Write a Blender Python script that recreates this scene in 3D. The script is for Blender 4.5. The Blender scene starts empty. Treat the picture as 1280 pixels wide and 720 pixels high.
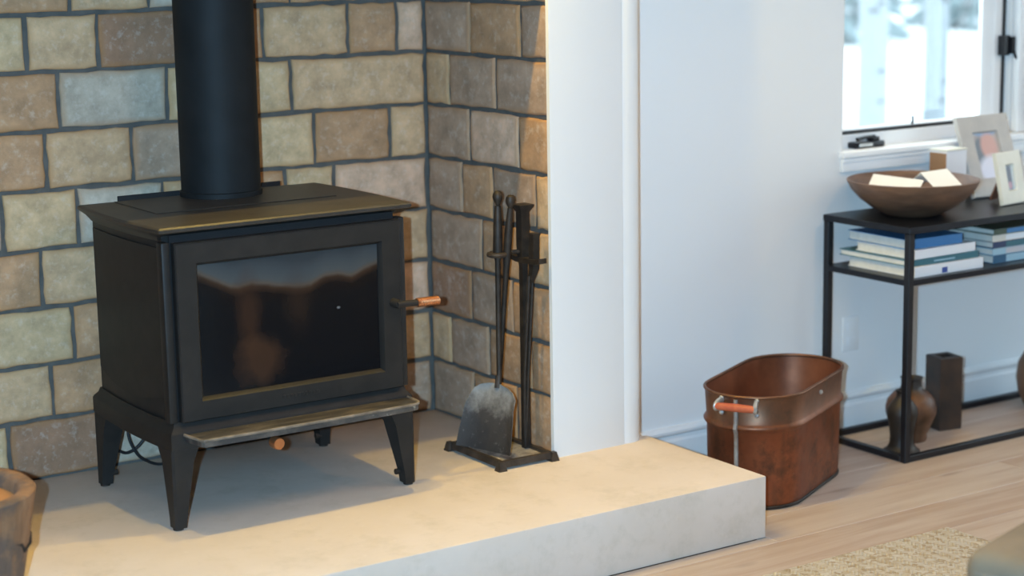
import bpy, bmesh, math, random
from mathutils import Vector, Matrix
random.seed(7)
D = bpy.data
scene = bpy.context.scene
COL = scene.collection

# ------------------------------------------------------------------ camera
cam_d = D.cameras.new('camera')
cam = D.objects.new('camera', cam_d); COL.objects.link(cam)
cam_d.sensor_width = 36.0
cam_d.lens = 36.0 * 2361.98 / 1280.0
cam_d.clip_start = 0.05
cx_ = Vector((0.83202196, -0.55447559, -0.01721251))
cy_ = Vector((0.11646064, 0.14425107, 0.98266401))
cz_ = Vector((-0.54238028, -0.81960261, 0.18459464))
cam.matrix_world = Matrix(((cx_.x, cy_.x, cz_.x, 0.0), (cx_.y, cy_.y, cz_.y, 0.0), (cx_.z, cy_.z, cz_.z, 1.6), (0, 0, 0, 1)))
cam_d.dof.use_dof = True
cam_d.dof.focus_distance = 4.85
cam_d.dof.aperture_fstop = 2.0
scene.camera = cam

# ------------------------------------------------------------------ sky, lights, exposure
w = D.worlds.new('sky'); scene.world = w; w.use_nodes = True
bg = w.node_tree.nodes['Background']
bg.inputs['Color'].default_value = (0.72, 0.90, 1.0, 1)
bg.inputs['Strength'].default_value = 4.0

def spot(name, loc, target, power, color, size_deg, blend, radius):
    l = D.lights.new(name, 'SPOT'); l.energy = power; l.color = color
    l.spot_size = math.radians(size_deg); l.spot_blend = blend; l.shadow_soft_size = radius
    o = D.objects.new(name, l); COL.objects.link(o); o.location = loc
    o.rotation_euler = (Vector(target) - Vector(loc)).to_track_quat('-Z', 'Y').to_euler()
    return o
# the photographer's flash, a hand's breadth beside the lens
spot('camera_flash', (-0.125, 0.083, 1.62), (2.6, 4.1, 0.7), 930, (0.38, 0.69, 1.0), 80, 0.6, 0.02)

scene.view_settings.view_transform = 'Standard'
scene.view_settings.look = 'None'
scene.view_settings.gamma = 1.0
scene.view_settings.use_curve_mapping = False
scene.view_settings.exposure = 0.0

# ------------------------------------------------------------------ helpers
def srgb(r, g, b):
    f = lambda c: (c / 255) / 12.92 if c / 255 <= 0.04045 else ((c / 255 + 0.055) / 1.055) ** 2.4
    return (f(r), f(g), f(b), 1.0)

class NT:
    def __init__(s, name):
        s.m = D.materials.new(name); s.m.use_nodes = True
        s.t = s.m.node_tree; s.b = s.t.nodes['Principled BSDF']
    def n(s, kind, **kw):
        x = s.t.nodes.new(kind)
        for k, v in kw.items():
            if k.startswith('i_'): x.inputs[k[2:].replace('_', ' ')].default_value = v
            else: setattr(x, k, v)
        return x
    def l(s, a, b): s.t.links.new(a, b)
    def math(s, op, a, b=None, c=None):
        x = s.n('ShaderNodeMath', operation=op)
        for i, v in enumerate((a, b, c)):
            if v is None: continue
            if isinstance(v, (int, float)): x.inputs[i].default_value = v
            else: s.l(v, x.inputs[i])
        return x.outputs[0]
    def mix(s, fac, a, b, blend='MIX'):
        x = s.n('ShaderNodeMix', data_type='RGBA', blend_type=blend)
        for sock, v in ((x.inputs[0], fac), (x.inputs[6], a), (x.inputs[7], b)):
            if isinstance(v, (int, float)): sock.default_value = v
            elif isinstance(v, tuple): sock.default_value = v
            else: s.l(v, sock)
        return x.outputs[2]
    def noise(s, vec, scale, detail=3, rough=0.5, dist=0.0):
        x = s.n('ShaderNodeTexNoise'); x.inputs['Scale'].default_value = scale
        x.inputs['Detail'].default_value = detail; x.inputs['Roughness'].default_value = rough; x.inputs['Distortion'].default_value = dist
        if vec is not None: s.l(vec, x.inputs['Vector'])
        return x.outputs['Fac']
    def ramp(s, fac, stops):
        x = s.n('ShaderNodeValToRGB'); e = x.color_ramp.elements
        while len(e) < len(stops): e.new(0.5)
        for i, (p, c) in enumerate(stops): e[i].position = p; e[i].color = c
        s.l(fac, x.inputs[0]); return x.outputs[0]
    def maprange(s, v, a, b, c=0.0, d=1.0):
        x = s.n('ShaderNodeMapRange'); s.l(v, x.inputs[0])
        for i, q in enumerate((a, b, c, d)): x.inputs[i + 1].default_value = q
        return x.outputs[0]
    def obj(s): return s.n('ShaderNodeTexCoord').outputs['Object']
    def mapped(s, scale, rot=(0, 0, 0)):
        x = s.n('ShaderNodeMapping'); x.inputs['Scale'].default_value = scale; x.inputs['Rotation'].default_value = rot
        s.l(s.obj(), x.inputs['Vector']); return x.outputs[0]
    def bump(s, h, strength, dist=0.002):
        x = s.n('ShaderNodeBump'); x.inputs['Strength'].default_value = strength; x.inputs['Distance'].default_value = dist
        s.l(h, x.inputs['Height']); s.l(x.outputs[0], s.b.inputs['Normal'])
    def set(s, color=None, rough=None, metal=None, spec=None):
        for k, v in (('Base Color', color), ('Roughness', rough), ('Metallic', metal), ('Specular IOR Level', spec)):
            if v is None: continue
            if isinstance(v, (int, float, tuple)): s.b.inputs[k].default_value = v
            else: s.l(v, s.b.inputs[k])

def simple(name, c1, c2=None, scale=20, rough=0.6, metal=0.0, bump=0.0, bscale=80, spec=0.5):
    t = NT(name)
    v = t.obj()
    if c2: t.set(color=t.mix(t.maprange(t.noise(v, scale, 4), 0.3, 0.7), c1, c2))
    else: t.set(color=c1)
    t.set(rough=rough, metal=metal, spec=spec)
    if bump: t.bump(t.noise(v, bscale, 4), bump)
    return t.m

# bmesh shape helpers
def B(): return bmesh.new()
def box(bm, x0, x1, y0, y1, z0, z1, bev=0.0, seg=2):
    r = bmesh.ops.create_cube(bm, size=1.0)
    vs = r['verts']
    for v in vs:
        v.co = Vector((x0 + (v.co.x + .5) * (x1 - x0), y0 + (v.co.y + .5) * (y1 - y0), z0 + (v.co.z + .5) * (z1 - z0)))
    if bev:
        es = list({e for v in vs for e in v.link_edges})
        bmesh.ops.bevel(bm, geom=es, offset=bev, segments=seg, affect='EDGES', profile=0.5)
    return bm
def loft(bm, rings, cap0=True, cap1=True, closed=True):
    vr = [[bm.verts.new(p) for p in r] for r in rings]
    n = len(rings[0])
    for a, b in zip(vr[:-1], vr[1:]):
        for i in range(n if closed else n - 1):
            j = (i + 1) % n
            try: bm.faces.new((a[i], a[j], b[j], b[i]))
            except ValueError: pass
    if cap0: bm.faces.new(list(reversed(vr[0])))
    if cap1: bm.faces.new(vr[-1])
    return vr
def lathe(bm, prof, c=(0, 0, 0), seg=32, axis='Z', wob=0.0, seed=0):
    rng = random.Random(seed); ph = [rng.uniform(0, 6.28) for _ in range(4)]
    rings = []
    for r, z in prof:
        ring = []
        for i in range(seg):
            a = 2 * math.pi * i / seg
            k = 1 + wob * (math.sin(2 * a + ph[0]) * .6 + math.sin(3 * a + ph[1]) * .4 + .3 * math.sin(7 * a + ph[2]))
            x, y = r * k * math.cos(a), r * k * math.sin(a)
            p = {'Z': (x, y, z), 'Y': (x, z, -y), 'X': (z, x, y)}[axis]
            ring.append(Vector(p) + Vector(c))
        rings.append(ring)
    loft(bm, rings, cap0=prof[0][0] > 1e-5, cap1=prof[-1][0] > 1e-5)
    bmesh.ops.remove_doubles(bm, verts=bm.verts, dist=1e-6)
    return bm
def tube(bm, pts, r, seg=10, radii=None, flat=1.0):
    pts = [Vector(p) for p in pts]
    rings = []; up = Vector((0, 0, 1))
    for i, p in enumerate(pts):
        d = (pts[min(i + 1, len(pts) - 1)] - pts[max(i - 1, 0)]).normalized()
        if i == 0:
            a = d.cross(up)
            if a.length < 1e-3: a = d.cross(Vector((1, 0, 0)))
        else: a = prev - d * prev.dot(d)
        a.normalize(); prev = a
        b = d.cross(a)
        rr = radii[i] if radii else r
        rings.append([p + (a * math.cos(2 * math.pi * k / seg) + b * math.sin(2 * math.pi * k / seg) * flat) * rr for k in range(seg)])
    loft(bm, rings)
    return bm
def prism(bm, poly, z0, z1, bev=0.0):
    lo = [bm.verts.new((x, y, z0)) for x, y in poly]; hi = [bm.verts.new((x, y, z1)) for x, y in poly]
    n = len(poly)
    bm.faces.new(list(reversed(lo))); bm.faces.new(hi)
    for i in range(n): bm.faces.new((lo[i], lo[(i + 1) % n], hi[(i + 1) % n], hi[i]))
    if bev: bmesh.ops.bevel(bm, geom=list(bm.edges), offset=bev, segments=2, affect='EDGES', profile=0.5)
    return bm
def frame_ring(bm, rects, axis_y=True, cap0=False, cap1=False):
    # rects: list of (x0,x1,z0,z1,y) lofted one into the next
    loft(bm, [[(x0, y, z0), (x1, y, z0), (x1, y, z1), (x0, y, z1)] for x0, x1, z0, z1, y in rects], cap0, cap1)
    return bm
def origin(o):
    return o.location.copy() if o is not None and o.parent is None else (o.location + o.parent.location if o is not None else Vector())
def obj(name, bm, mat, parent=None, loc=None, angle=35):
    bmesh.ops.recalc_face_normals(bm, faces=bm.faces)
    # loc: world point that becomes the object's origin (mesh given in world coordinates)
    base = Vector((0, 0, 0)); o_loc = Vector((0, 0, 0))
    if parent is not None:
        base = parent['_o'] if '_o' in parent else parent.location
        base = Vector(base)
    if loc is not None:
        o_loc = Vector(loc) - base
    org = base + o_loc
    for v in bm.verts: v.co -= org
    me = D.meshes.new(name); bm.to_mesh(me); bm.free()
    for p in me.polygons: p.use_smooth = True
    me.set_sharp_from_angle(angle=math.radians(angle))
    if mat is not None: me.materials.append(mat)
    o = D.objects.new(name, me); COL.objects.link(o)
    o.location = o_loc
    if parent is not None: o.parent = parent
    ORG[o.name] = org
    return o
ORG = {}
def part(name, bm, mat, parent, angle=35):
    """mesh given in world coordinates, parented to a thing (no rotation) or to one of its parts"""
    base = ORG[parent.name]
    bmesh.ops.recalc_face_normals(bm, faces=bm.faces)
    for v in bm.verts: v.co -= base
    me = D.meshes.new(name); bm.to_mesh(me); bm.free()
    for p in me.polygons: p.use_smooth = True
    me.set_sharp_from_angle(angle=math.radians(angle))
    me.materials.append(mat)
    o = D.objects.new(name, me); COL.objects.link(o); o.parent = parent
    ORG[o.name] = base
    return o
def thing(name, label, cat, loc=(0, 0, 0), group=None):
    o = D.objects.new(name, None); COL.objects.link(o); o.location = loc; o.empty_display_size = .05
    o['label'] = label; o['category'] = cat
    if group: o['group'] = group
    ORG[o.name] = Vector(loc)
    return o
def tag(o, label, cat, group=None):
    o['label'] = label; o['category'] = cat
    if group: o['group'] = group
    return o
def struct(name, bm, mat, loc=None):
    o = obj(name, bm, mat, None, loc); o['kind'] = 'structure'; return o

# ------------------------------------------------------------------ materials
M = {}
def paint_mat(name, c, rough=0.75, b=0.06):
    t = NT(name); v = t.obj()
    t.set(color=t.mix(t.noise(v, 3, 3), tuple(x * .97 for x in c[:3]) + (1,), c), rough=rough, spec=0.3)
    t.bump(t.noise(v, 90, 3), b, 0.001); return t.m
M['wall'] = paint_mat('wall_paint', (0.80, 0.80, 0.79, 1))
M['trim'] = paint_mat('trim_paint', (0.82, 0.82, 0.81, 1), 0.4, 0.02)
M['ceiling'] = paint_mat('ceiling_paint', (0.84, 0.83, 0.81, 1))

t = NT('brick_clay'); v = t.obj()
oi = t.n('ShaderNodeObjectInfo')
off = t.n('ShaderNodeVectorMath', operation='SCALE'); t.l(oi.outputs['Location'], off.inputs[0]); off.inputs['Scale'].default_value = 7.3
ad = t.n('ShaderNodeVectorMath', operation='ADD'); t.l(v, ad.inputs[0]); t.l(off.outputs[0], ad.inputs[1]); vv = ad.outputs[0]
n1 = t.noise(vv, 13, 6, .68); n2 = t.noise(vv, 38, 5, .7); n3 = t.noise(vv, 7, 4, .65)
base = t.mix(t.maprange(n1, .34, .64), t.mix(0.46, oi.outputs['Color'], (0.13, 0.085, 0.05, 1)), oi.outputs['Color'])
base = t.mix(t.maprange(n2, .52, .68, 0, .55), base, t.mix(0.45, oi.outputs['Color'], (0.74, 0.70, 0.62, 1)))
base = t.mix(t.maprange(n3, .60, .75, 0, .5), base, t.mix(0.35, oi.outputs['Color'], (0.12, 0.105, 0.09, 1)))
sp = t.n('ShaderNodeSeparateXYZ'); t.l(v, sp.inputs[0])
aw = t.n('ShaderNodeAttribute', attribute_type='OBJECT', attribute_name='half_length'); ah = t.n('ShaderNodeAttribute', attribute_type='OBJECT', attribute_name='half_height')
dx = t.math('SUBTRACT', aw.outputs['Fac'], t.math('ABSOLUTE', sp.outputs['X']))
dz = t.math('SUBTRACT', ah.outputs['Fac'], t.math('ABSOLUTE', sp.outputs['Z']))
dmin = t.math('SMOOTH_MIN', dx, dz, 0.01)
edge = t.maprange(t.math('SUBTRACT', dmin, t.math('MULTIPLY', n1, 0.014)), -0.004, 0.010, 1, 0)
edge = t.math('MULTIPLY', edge, t.maprange(n3, .3, .6, .35, .95))
base = t.mix(edge, base, t.mix(.55, oi.outputs['Color'], (0.34, 0.16, 0.05, 1)))
t.set(color=base, rough=.85, spec=.25)
t.bump(t.math('ADD', n2, t.math('MULTIPLY', n1, .7)), .35, .004)
M['brick'] = t.m
M['mortar'] = simple('mortar_joint', (0.085, 0.082, 0.074, 1), (0.125, 0.118, 0.106, 1), 30, .9, bump=.4, bscale=160)

t = NT('hearth_concrete'); v = t.obj()
c = t.mix(t.maprange(t.noise(v, 2.6, 5, .6), .3, .7), (0.63, 0.535, 0.445, 1), (0.71, 0.615, 0.535, 1))
c = t.mix(t.maprange(t.noise(v, 9, 6, .72), .50, .72, 0, .55), c, (0.53, 0.455, 0.36, 1))
c = t.mix(t.maprange(t.noise(v, 40, 3, .6), .66, .8, 0, .3), c, (0.80, 0.74, 0.65, 1))
t.set(color=c, rough=.75, spec=.15); t.bump(t.noise(v, 60, 4), .08, .002); M['hearth'] = t.m

t = NT('oak_floor'); v = t.mapped((1.2, 14, 14)); oi = t.n('ShaderNodeObjectInfo')
off = t.n('ShaderNodeVectorMath', operation='SCALE'); t.l(oi.outputs['Location'], off.inputs[0]); off.inputs['Scale'].default_value = 3.1
ad = t.n('ShaderNodeVectorMath', operation='ADD'); t.l(v, ad.inputs[0]); t.l(off.outputs[0], ad.inputs[1]); vv = ad.outputs[0]
g = t.noise(vv, 1.6, 6, .62, .6)
tone = t.maprange(oi.outputs['Random'], 0, 1, -.12, .12)
g2 = t.math('ADD', g, tone)
c = t.ramp(g2, [(.30, (0.41, 0.305, 0.24, 1)), (.48, (0.47, 0.375, 0.31, 1)), (.72, (0.53, 0.445, 0.38, 1))])
kn = t.n('ShaderNodeMapping'); kn.inputs['Scale'].default_value = (1.6, 5.0, 1); t.l(t.obj(), kn.inputs['Vector'])
ad2 = t.n('ShaderNodeVectorMath', operation='ADD'); t.l(kn.outputs[0], ad2.inputs[0]); t.l(off.outputs[0], ad2.inputs[1])
vo = t.n('ShaderNodeTexVoronoi'); vo.inputs['Scale'].default_value = 1.3; t.l(ad2.outputs[0], vo.inputs['Vector'])
c = t.mix(t.maprange(vo.outputs['Distance'], .04, .14, .6, 0), c, (0.16, 0.10, 0.075, 1))
t.set(color=c, rough=.48, spec=.4); t.bump(g, .05, .001); M['oak'] = t.m
M['subfloor'] = simple('floor_gap', (0.16, 0.10, 0.07, 1), rough=.9)

M['iron'] = simple('stove_paint', (0.016, 0.015, 0.0140, 1), (0.024, 0.021, 0.019, 1), 25, .50, bump=.10, bscale=220, spec=.32)
M['iron_top'] = simple('stove_top_iron', (0.030, 0.026, 0.022, 1), (0.046, 0.040, 0.034, 1), 9, .45, bump=.08, bscale=150)
M['gasket'] = simple('black_gap', (0.006, 0.006, 0.007, 1), rough=.8)
M['pipe'] = simple('pipe_paint', (0.010, 0.012, 0.013, 1), (0.015, 0.017, 0.018, 1), 12, .62, spec=.22)
t = NT('ash_lip_iron'); v = t.obj()
sv = t.mapped((1, 5, 1))
c = t.mix(t.maprange(t.noise(sv, 9, 5, .7), .46, .66, 0, .8), (0.040, 0.038, 0.037, 1), (0.15, 0.125, 0.10, 1))
c = t.mix(t.maprange(t.noise(v, 22, 4, .7), .63, .70, 0, .8), c, (0.42, 0.38, 0.30, 1))
t.set(color=c, rough=.55); M['lip'] = t.m
M['lip_rim'] = simple('ash_lip_edge', (0.10, 0.085, 0.07, 1), (0.26, 0.21, 0.16, 1), 30, .5)
# sooty fire glass
t = NT('fire_glass'); v = t.obj()
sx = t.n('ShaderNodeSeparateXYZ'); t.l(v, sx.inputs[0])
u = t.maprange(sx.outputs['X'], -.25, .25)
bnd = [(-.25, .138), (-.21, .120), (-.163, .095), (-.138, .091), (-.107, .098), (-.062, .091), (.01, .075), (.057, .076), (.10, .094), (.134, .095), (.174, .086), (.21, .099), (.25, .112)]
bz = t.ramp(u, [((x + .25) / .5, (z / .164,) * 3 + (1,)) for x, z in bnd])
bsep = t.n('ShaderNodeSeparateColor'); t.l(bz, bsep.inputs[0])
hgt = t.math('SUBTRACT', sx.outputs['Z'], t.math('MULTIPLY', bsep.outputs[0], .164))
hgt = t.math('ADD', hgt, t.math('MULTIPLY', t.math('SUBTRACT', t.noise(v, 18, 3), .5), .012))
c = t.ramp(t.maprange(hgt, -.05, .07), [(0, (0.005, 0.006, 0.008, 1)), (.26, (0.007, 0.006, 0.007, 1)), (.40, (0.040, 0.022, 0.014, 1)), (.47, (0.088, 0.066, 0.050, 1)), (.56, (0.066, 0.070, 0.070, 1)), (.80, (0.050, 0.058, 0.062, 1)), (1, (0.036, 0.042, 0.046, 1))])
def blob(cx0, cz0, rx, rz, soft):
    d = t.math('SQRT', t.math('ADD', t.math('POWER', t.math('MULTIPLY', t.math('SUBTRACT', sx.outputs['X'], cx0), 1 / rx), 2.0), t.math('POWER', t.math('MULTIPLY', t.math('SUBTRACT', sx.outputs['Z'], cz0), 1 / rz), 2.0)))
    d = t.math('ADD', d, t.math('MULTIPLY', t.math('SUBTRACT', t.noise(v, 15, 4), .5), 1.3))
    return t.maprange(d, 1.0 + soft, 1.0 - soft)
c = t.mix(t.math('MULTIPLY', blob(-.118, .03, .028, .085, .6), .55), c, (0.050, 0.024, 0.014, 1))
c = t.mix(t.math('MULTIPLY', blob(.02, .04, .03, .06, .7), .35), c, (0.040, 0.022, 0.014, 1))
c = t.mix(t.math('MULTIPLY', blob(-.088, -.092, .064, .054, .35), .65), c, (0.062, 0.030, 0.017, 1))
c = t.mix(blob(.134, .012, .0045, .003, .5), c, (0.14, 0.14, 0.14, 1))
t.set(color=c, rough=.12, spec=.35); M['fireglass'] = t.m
M['copper_grip'] = simple('copper_coil', (0.60, 0.24, 0.10, 1), (0.70, 0.32, 0.15, 1), 40, .35, .85)
M['steel'] = simple('bright_steel', (0.30, 0.29, 0.28, 1), rough=.35, metal=.9)
M['cord'] = simple('rubber_cord', (0.012, 0.013, 0.015, 1), rough=.5)
M['wrought'] = simple('wrought_iron', (0.020, 0.016, 0.013, 1), (0.050, 0.036, 0.026, 1), 40, .55, .3, .25, 120)
M['tray'] = simple('tray_iron', (0.035, 0.028, 0.024, 1), (0.09, 0.07, 0.055, 1), 30, .5, .4, .2, 120)
t = NT('ash_on_tray'); v = t.obj()
t.set(color=t.mix(t.maprange(t.noise(v, 22, 5, .7), .35, .6), (0.10, 0.08, 0.065, 1), (0.42, 0.37, 0.30, 1)), rough=.9); M['ash'] = t.m
t = NT('ashy_shovel'); v = t.obj(); s_ = t.n('ShaderNodeSeparateXYZ'); t.l(v, s_.inputs[0])
hz = t.math('ADD', s_.outputs['Z'], t.math('MULTIPLY', t.math('SUBTRACT', t.noise(v, 26, 5, .7), .5), .16))
c = t.ramp(t.maprange(hz, 0.02, .20), [(0, (0.045, 0.040, 0.038, 1)), (.40, (0.065, 0.058, 0.054, 1)), (.60, (0.20, 0.185, 0.17, 1)), (.80, (0.34, 0.33, 0.31, 1)), (1, (0.40, 0.40, 0.385, 1))])
c = t.mix(t.maprange(t.noise(v, 60, 4, .7), .60, .75, 0, .5), c, (0.34, 0.32, 0.29, 1))
t.set(color=c, rough=.7, metal=.2); t.bump(t.noise(v, 90, 4), .3, .002); M['shovel'] = t.m

t = NT('aged_copper'); v = t.obj(); s_ = t.n('ShaderNodeSeparateXYZ'); t.l(v, s_.inputs[0])
c = t.mix(t.maprange(t.noise(v, 5, 5, .6), .3, .7), (0.20, 0.060, 0.028, 1), (0.36, 0.125, 0.055, 1))
c = t.mix(t.maprange(t.noise(v, 11, 6, .75), .46, .66, 0, .8), c, (0.075, 0.042, 0.028, 1))
stk = t.mapped((1, 1, .12))
c = t.mix(t.maprange(t.noise(stk, 16, 4, .6), .56, .70, 0, .5), c, (0.10, 0.055, 0.035, 1))
c = t.mix(t.maprange(s_.outputs['Z'], .215, .26, 0, .55), c, (0.13, 0.085, 0.05, 1))
c = t.mix(t.maprange(t.noise(v, 28, 4, .7), .66, .78, 0, .5), c, (0.30, 0.26, 0.16, 1))
t.set(color=c, rough=t.maprange(t.noise(v, 9, 3), .3, .7, .34, .55), metal=.72); t.bump(t.noise(v, 14, 3), .06, .004); M['copper'] = t.m
t = NT('copper_inside'); v = t.obj(); s_ = t.n('ShaderNodeSeparateXYZ'); t.l(v, s_.inputs[0])
c = t.mix(t.maprange(t.noise(v, 7, 5, .6), .3, .7), (0.16, 0.058, 0.030, 1), (0.36, 0.13, 0.06, 1))
t.set(color=c, rough=.4, metal=.6); M['copper_in'] = t.m
M['redwood'] = simple('red_painted_wood', (0.42, 0.075, 0.03, 1), (0.52, 0.13, 0.055, 1), 30, .5)
M['tin'] = simple('tinned_steel', (0.40, 0.42, 0.44, 1), (0.55, 0.55, 0.52, 1), 60, .4, .7)
M['solder'] = simple('solder_seam', (0.34, 0.31, 0.28, 1), (0.22, 0.16, 0.12, 1), 40, .6, .2)

M['black_metal'] = simple('black_metal', (0.006, 0.007, 0.010, 1), rough=.42, spec=.4)
M['black_top'] = simple('black_top', (0.005, 0.007, 0.012, 1), rough=.34, spec=.3)
t = NT('bowl_wood'); v = t.mapped((1, 1, 5))
c = t.mix(t.maprange(t.noise(v, 6, 5, .6, .8), .3, .7), (0.085, 0.045, 0.028, 1), (0.21, 0.115, 0.068, 1))
t.set(color=c, rough=.45); M['bowl'] = t.m
M['paper'] = simple('paper', (0.82, 0.80, 0.75, 1), rough=.8)
M['photo_white'] = simple('photo_mat', (0.80, 0.79, 0.80, 1), rough=.5)
M['greywood'] = simple('grey_washed_wood', (0.42, 0.39, 0.36, 1), (0.52, 0.48, 0.43, 1), 14, .6)
M['cream'] = simple('cream_paint', (0.68, 0.65, 0.54, 1), (0.76, 0.73, 0.62, 1), 12, .5)
M['easel'] = simple('brown_easel', (0.16, 0.06, 0.03, 1), rough=.6)
M['bookbrown'] = simple('tan_board', (0.30, 0.16, 0.08, 1), rough=.7)
M['pages'] = simple('book_pages', (0.62, 0.60, 0.54, 1), (0.70, 0.68, 0.62, 1), 60, .85)
for nm, c in dict(b_white=(0.74, 0.76, 0.78), b_teal=(0.03, 0.13, 0.17), b_grey=(0.45, 0.46, 0.50), b_blue=(0.05, 0.20, 0.42), b_navy=(0.015, 0.035, 0.10),
                  b_lblue=(0.30, 0.48, 0.58), b_cream=(0.66, 0.62, 0.54), b_green=(0.05, 0.08, 0.05), b_dblue=(0.02, 0.10, 0.19), b_mark=(0.03, 0.07, 0.28)).items():
    M[nm] = simple(nm + '_cover', c + (1,), rough=.35)
t = NT('clay_vase'); v = t.obj()
c = t.mix(t.maprange(t.noise(v, 14, 4, .6), .35, .65), (0.055, 0.024, 0.012, 1), (0.16, 0.070, 0.032, 1))
s_ = t.n('ShaderNodeSeparateXYZ'); t.l(v, s_.inputs[0])
c = t.mix(t.maprange(s_.outputs['Z'], .15, .17), c, (0.03, 0.028, 0.028, 1))
t.set(color=c, rough=.45); M['vase'] = t.m
M['darkvase'] = simple('dark_bronze', (0.016, 0.013, 0.011, 1), (0.034, 0.025, 0.019, 1), 22, .5, .3)
M['blockvase'] = simple('dark_stained_block', (0.014, 0.012, 0.011, 1), (0.060, 0.032, 0.020, 1), 16, .5)
M['terracotta'] = simple('brown_jar', (0.16, 0.075, 0.04, 1), (0.24, 0.12, 0.06, 1), 14, .55)
t = NT('sofa_linen'); v = t.obj()
c = t.mix(t.maprange(t.noise(v, 7, 4), .3, .7), (0.165, 0.130, 0.088, 1), (0.225, 0.18, 0.125, 1))
t.set(color=c, rough=.7); t.bump(t.noise(v, 300, 2), .3, .001); M['sofa'] = t.m
M['piping'] = simple('sofa_piping', (0.20, 0.18, 0.14, 1), rough=.8)
t = NT('old_wood_mortar'); v = t.mapped((1, 1, .35))
c = t.mix(t.maprange(t.noise(v, 12, 6, .65, .5), .3, .7), (0.13, 0.065, 0.032, 1), (0.33, 0.18, 0.09, 1))
c = t.mix(t.maprange(t.noise(t.obj(), 7, 5, .7), .46, .58, 0, .85), c, (0.085, 0.065, 0.055, 1))
t.set(color=c, rough=.8); t.bump(t.noise(v, 30, 5), .8, .012); M['mortarwood'] = t.m
M['amber'] = simple('mortar_inside', (0.34, 0.14, 0.04, 1), (0.45, 0.21, 0.07, 1), 9, .7)
t = NT('jute_rug'); v = t.obj(); s_ = t.n('ShaderNodeSeparateXYZ'); t.l(v, s_.inputs[0])
zig = t.math('PINGPONG', t.math('MULTIPLY', s_.outputs['X'], 1.0), .020)
ph = t.math('ADD', s_.outputs['Y'], zig)
st = t.math('PINGPONG', ph, .0068)
st = t.math('MULTIPLY', st, 1 / .0068)
nn = t.n('ShaderNodeMapping'); nn.inputs['Scale'].default_value = (85, 85, 85); t.l(v, nn.inputs['Vector'])
cell = t.n('ShaderNodeTexVoronoi'); cell.inputs['Scale'].default_value = 1.0; t.l(nn.outputs[0], cell.inputs['Vector'])
cs = t.n('ShaderNodeSeparateColor'); t.l(cell.outputs['Color'], cs.inputs[0])
c = t.ramp(cs.outputs[0], [(0, (0.40, 0.33, 0.245, 1)), (.25, (0.53, 0.465, 0.37, 1)), (.6, (0.58, 0.54, 0.475, 1)), (1, (0.62, 0.60, 0.565, 1))])
c = t.mix(t.maprange(st, .05, .45, .30, 0), c, (0.27, 0.21, 0.14, 1))
t.set(color=c, rough=.95, spec=.1); t.bump(st, .8, .004); M['rug'] = t.m
M['snow'] = simple('snow', (0.82, 0.84, 0.86, 1), rough=.7)
t = NT('birch_bark'); v = t.mapped((3, 3, 14))
c = t.mix(t.maprange(t.noise(v, 1.5, 4, .6), .66, .74, 0, .8), (0.23, 0.26, 0.28, 1), (0.06, 0.07, 0.08, 1))
t.set(color=c, rough=.7); M['birch'] = t.m
M['spruce'] = simple('spruce_needles', (0.11, 0.17, 0.185, 1), (0.18, 0.25, 0.265, 1), 8, .8)
t = NT('window_glass')
tr = t.n('ShaderNodeBsdfTransparent'); gl = t.n('ShaderNodeBsdfGlossy'); gl.inputs['Roughness'].default_value = .02
mx = t.n('ShaderNodeMixShader'); mx.inputs[0].default_value = .05
t.l(tr.outputs[0], mx.inputs[1]); t.l(gl.outputs[0], mx.inputs[2]); t.l(mx.outputs[0], t.t.nodes['Material Output'].inputs['Surface']); M['glass'] = t.m
t = NT('lamp_lens'); t.set(color=(0.9, 0.85, 0.7, 1)); t.b.inputs['Emission Color'].default_value = (1, .66, .32, 1); t.b.inputs['Emission Strength'].default_value = 6; M['lens'] = t.m

t = NT('fill_lamp_lens'); t.set(color=(0.9, 0.85, 0.7, 1)); t.b.inputs['Emission Color'].default_value = (1, .54, .18, 1); t.b.inputs['Emission Strength'].default_value = 1.8; M['opal'] = t.m  # glow of the added ceiling lamp

# ------------------------------------------------------------------ room shell
HZ = 0.171            # top of the hearth
CEIL = 2.5
fl = struct('floor', box(B(), -5, 6.2, -6, 5.0, -.10, -.018), M['subfloor'])
rng = random.Random(3)
yy = 4.36; pw = 0.185
while yy > 0.4:
    x = -0.2 - rng.random() * 1.2
    while x < 6.2:
        L = 1.5 + rng.random() * 1.1
        x1 = min(x + L, 6.2)
        ya, yb = yy - pw + .0012, yy
        # planks stop at the hearth's foot
        def add(xa, xb, y0, y1):
            if xb - xa < .03 or y1 - y0 < .01: return
            o = obj('plank', box(B(), xa, xb, y0, y1, -.018, 0, .0012, 1), M['oak'], fl, ((xa + xb) / 2, (y0 + y1) / 2, 0))
        xa = max(x, -.2) + .0007; xb = x1 - .0007
        if yb > 3.668:
            xa = max(xa, 3.231) if xb > 3.231 else None
            if xa is not None and ya < 3.668:
                pass
        if xa is not None: add(xa, xb, ya, yb)
        x = x1
    yy -= pw
if True:  # strip of planks in front of the hearth left over where a row meets it
    add(-.2, 3.23, 3.622, 3.6675)
st = struct('floor_rear', box(B(), -5, 6.2, -6, .30, -.018, 0), M['oak'])
struct('floor_side', box(B(), -5, -.21, .305, 4.36, -.018, 0), M['oak'])
struct('ceiling', box(B(), -5, 6.2, -6, 5.0, CEIL, CEIL + .1), M['ceiling'])
struct('wall_left', box(B(), -5.1, -5, -6, 4.4, 0, CEIL), M['wall'])
bm = B(); W2 = (2.1, 3.9, .45, 2.1)
box(bm, 6.2, 6.3, -6, W2[0], 0, CEIL); box(bm, 6.2, 6.3, W2[1], 4.5, 0, CEIL); box(bm, 6.2, 6.3, W2[0], W2[1], 0, W2[2]); box(bm, 6.2, 6.3, W2[0], W2[1], W2[3], CEIL)
struct('wall_right', bm, M['wall'])
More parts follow.
